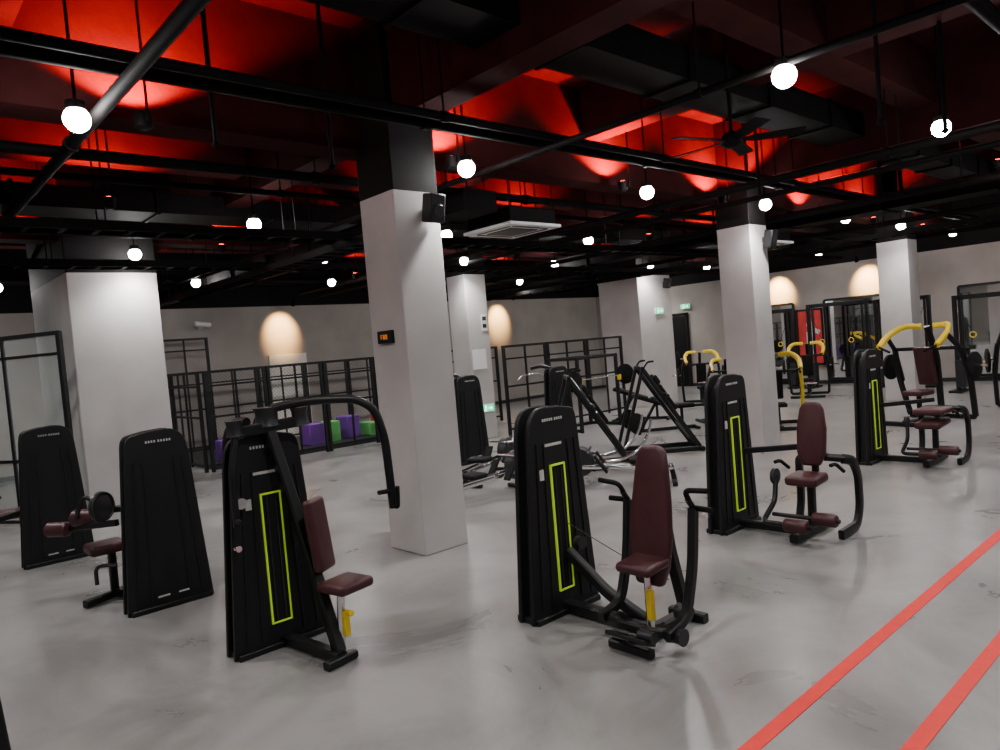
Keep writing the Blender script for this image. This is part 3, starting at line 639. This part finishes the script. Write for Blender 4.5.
def exit_sign(loc, rz, label="small green glowing emergency exit sign with white running figure"):
    e = thing("exit_sign", label, "exit sign", loc, rz, "green exit signs")
    part(e, "case", MB().box((0, 0, 0), (.36, .03, .16)), WHITE, bevel=.005)
    part(e, "face", MB().box((0, -.018, 0), (.33, .006, .13)), GREENE, smooth=False)
    part(e, "pictogram", MB().box((-.06, -.023, .01), (.02, .004, .06), (0, .3, 0)).lathe((-.052, -.021, .052), (-.052, -.03, .052), [(0, .012), (.004, .012)], 12).box((-.08, -.023, -.035), (.05, .004, .014), (0, .6, 0)).box((-.04, -.023, -.03), (.05, .004, .014), (0, -.9, 0)).box((-.045, -.023, .025), (.05, .004, .01), (0, -.4, 0)), WHITEE, smooth=False)
    part(e, "arrow", MB().box((.06, -.023, 0), (.09, .004, .018)).box((.095, -.023, .014), (.04, .004, .016), (0, .75, 0)).box((.095, -.023, -.014), (.04, .004, .016), (0, -.75, 0)), WHITEE, smooth=False)
exit_sign((UX1-.07, 13.4, 2.62), -math.pi/2); exit_sign((9.50, 11.02, .62), 0); exit_sign((15.6, 11.02, 2.4), 0)
single("notice", "white paper notice mounted on the lit column", "sign", MB().box((0, 0, 0), (.36, .01, .40)), WHITE, (9.42, 11.03, 1.62), smooth=False)
e = thing("wall_sign", "small white sign with dark symbols on the lit column", "sign", (9.62, 11.03, 2.35), 0)
part(e, "sheet", MB().box((0, 0, 0), (.16, .01, .34)), WHITE, smooth=False)
part(e, "symbol", MB().box((0, -.007, .08), (.1, .003, .08)), DARK, smooth=False)
part(e, "symbol", MB().box((0, -.007, -.07), (.1, .003, .08)), DARK, smooth=False)
e = thing("led_sign", "small black display with dim orange digits on the column", "sign", (3.72, 5.66, 2.02), -math.pi/2)
part(e, "case", MB().box((0, 0, 0), (.23, .04, .12)), BLACK, bevel=.006)
def seg7(x, on):
    H = .010; mb = MB()
    P = {'a': (0, H*2, 1), 'g': (0, 0, 1), 'd': (0, -H*2, 1), 'f': (-H*.8, H, 0), 'b': (H*.8, H, 0), 'e': (-H*.8, -H, 0), 'c': (H*.8, -H, 0)}
    for s in on:
        px, pz, hz = P[s]; mb.box((x+px, -.022, pz), (H*1.6+.005 if hz else .005, .004, .005 if hz else H*2))
    part(e, "digit", mb, ORANGEE, "dim orange digit", smooth=False)
seg7(-.04, "afge"); seg7(0, "abcdefg"); seg7(.04, "abcdef")
def speaker(loc, rz):
    e = thing("wall_speaker", "small black loudspeaker bracketed to the column top", "speaker", loc, rz, "black column speakers")
    part(e, "cabinet", MB().box((0, -.12, 0), (.17, .14, .26), (.2, 0, 0)), BLACK, bevel=.015)
    part(e, "bracket", MB().box((0, -.03, 0), (.04, .06, .08)), DARK)
    part(e, "woofer", MB().lathe((0, -.192, -.04), (0, -.21, -.045), [(0, .06), (.006, .055)]), DARK)
    part(e, "tweeter", MB().lathe((0, -.18, .06), (0, -.21, .055), [(0, .03), (.006, .025)]), DARK)
speaker((4.09, 5.37, 3.15), 0); speaker((10.35, 5.36, 3.1), 0); speaker((15.9, 11.04, 3.1), 0)
e = thing("security_camera", "white bullet security camera on the wall", "camera", (6.2, VY1, 2.9), 0)
part(e, "mount", MB().box((0, -.03, 0), (.12, .06, .12)).bar([(0, -.05, 0), (0, -.2, .02)], .03, .03), WHITE, bevel=.006)
part(e, "camera_body", MB().lathe((-.2, -.25, .05), (.2, -.25, .0), [(0, .04), (.01, .06), (.36, .06), (.37, .05)]), WHITE)
def bench(loc, rz, label):
    e = thing("weight_bench", label, "bench", loc, rz, "black weight benches")
    pad(e, "seat", (0, -.35, .45), (.3, .35, .08), m=RUBBER); pad(e, "back_pad", (0, .25, .58), (.28, .75, .08), (.35, 0, 0), m=RUBBER)
    part(e, "frame", MB().bar([(0, -.55, .04), (0, .6, .04)], .06, .06).bar([(-.3, .6, .03), (.3, .6, .03)], .05, .05).bar([(-.2, -.55, .03), (.2, -.55, .03)], .05, .05)
         .bar([(0, -.3, .05), (0, -.3, .42)], .05, .05).bar([(0, .5, .05), (0, .2, .52)], .05, .05), BLACK)
bench((12.6, 9.5, 0), .4, "black incline weight bench in the rear row"); bench((11.3, 8.0, 0), .9, "black incline weight bench near the yellow machines"); bench((12.9, 7.6, 0), .9, "black incline weight bench")

# ------------------------------------------------------------------ world + camera
w = bpy.data.worlds.new("world"); bpy.context.scene.world = w; w.use_nodes = True
w.node_tree.nodes["Background"].inputs[0].default_value = (0.5, 0.5, 0.55, 1); w.node_tree.nodes["Background"].inputs[1].default_value = 0.02
cam = bpy.data.cameras.new("camera"); cam.lens = 26; cam.sensor_width = 36; cam.clip_end = 100
co = bpy.data.objects.new("camera", cam); COL.objects.link(co); bpy.context.scene.camera = co
th = math.radians(2.3); ro = math.radians(4.86)
F0 = Vector((.669, .743, 0)).normalized(); R = Vector((F0.y, -F0.x, 0)); UP = Vector((0, 0, 1))
F = (F0*math.cos(th)-UP*math.sin(th)).normalized(); U2 = R.cross(F)
cx = R*math.cos(ro)-U2*math.sin(ro); cy = R*math.sin(ro)+U2*math.cos(ro)
M = Matrix((cx, cy, -F)).transposed().to_4x4(); M.translation = Vector((0, 0, 1.85)); co.matrix_world = M
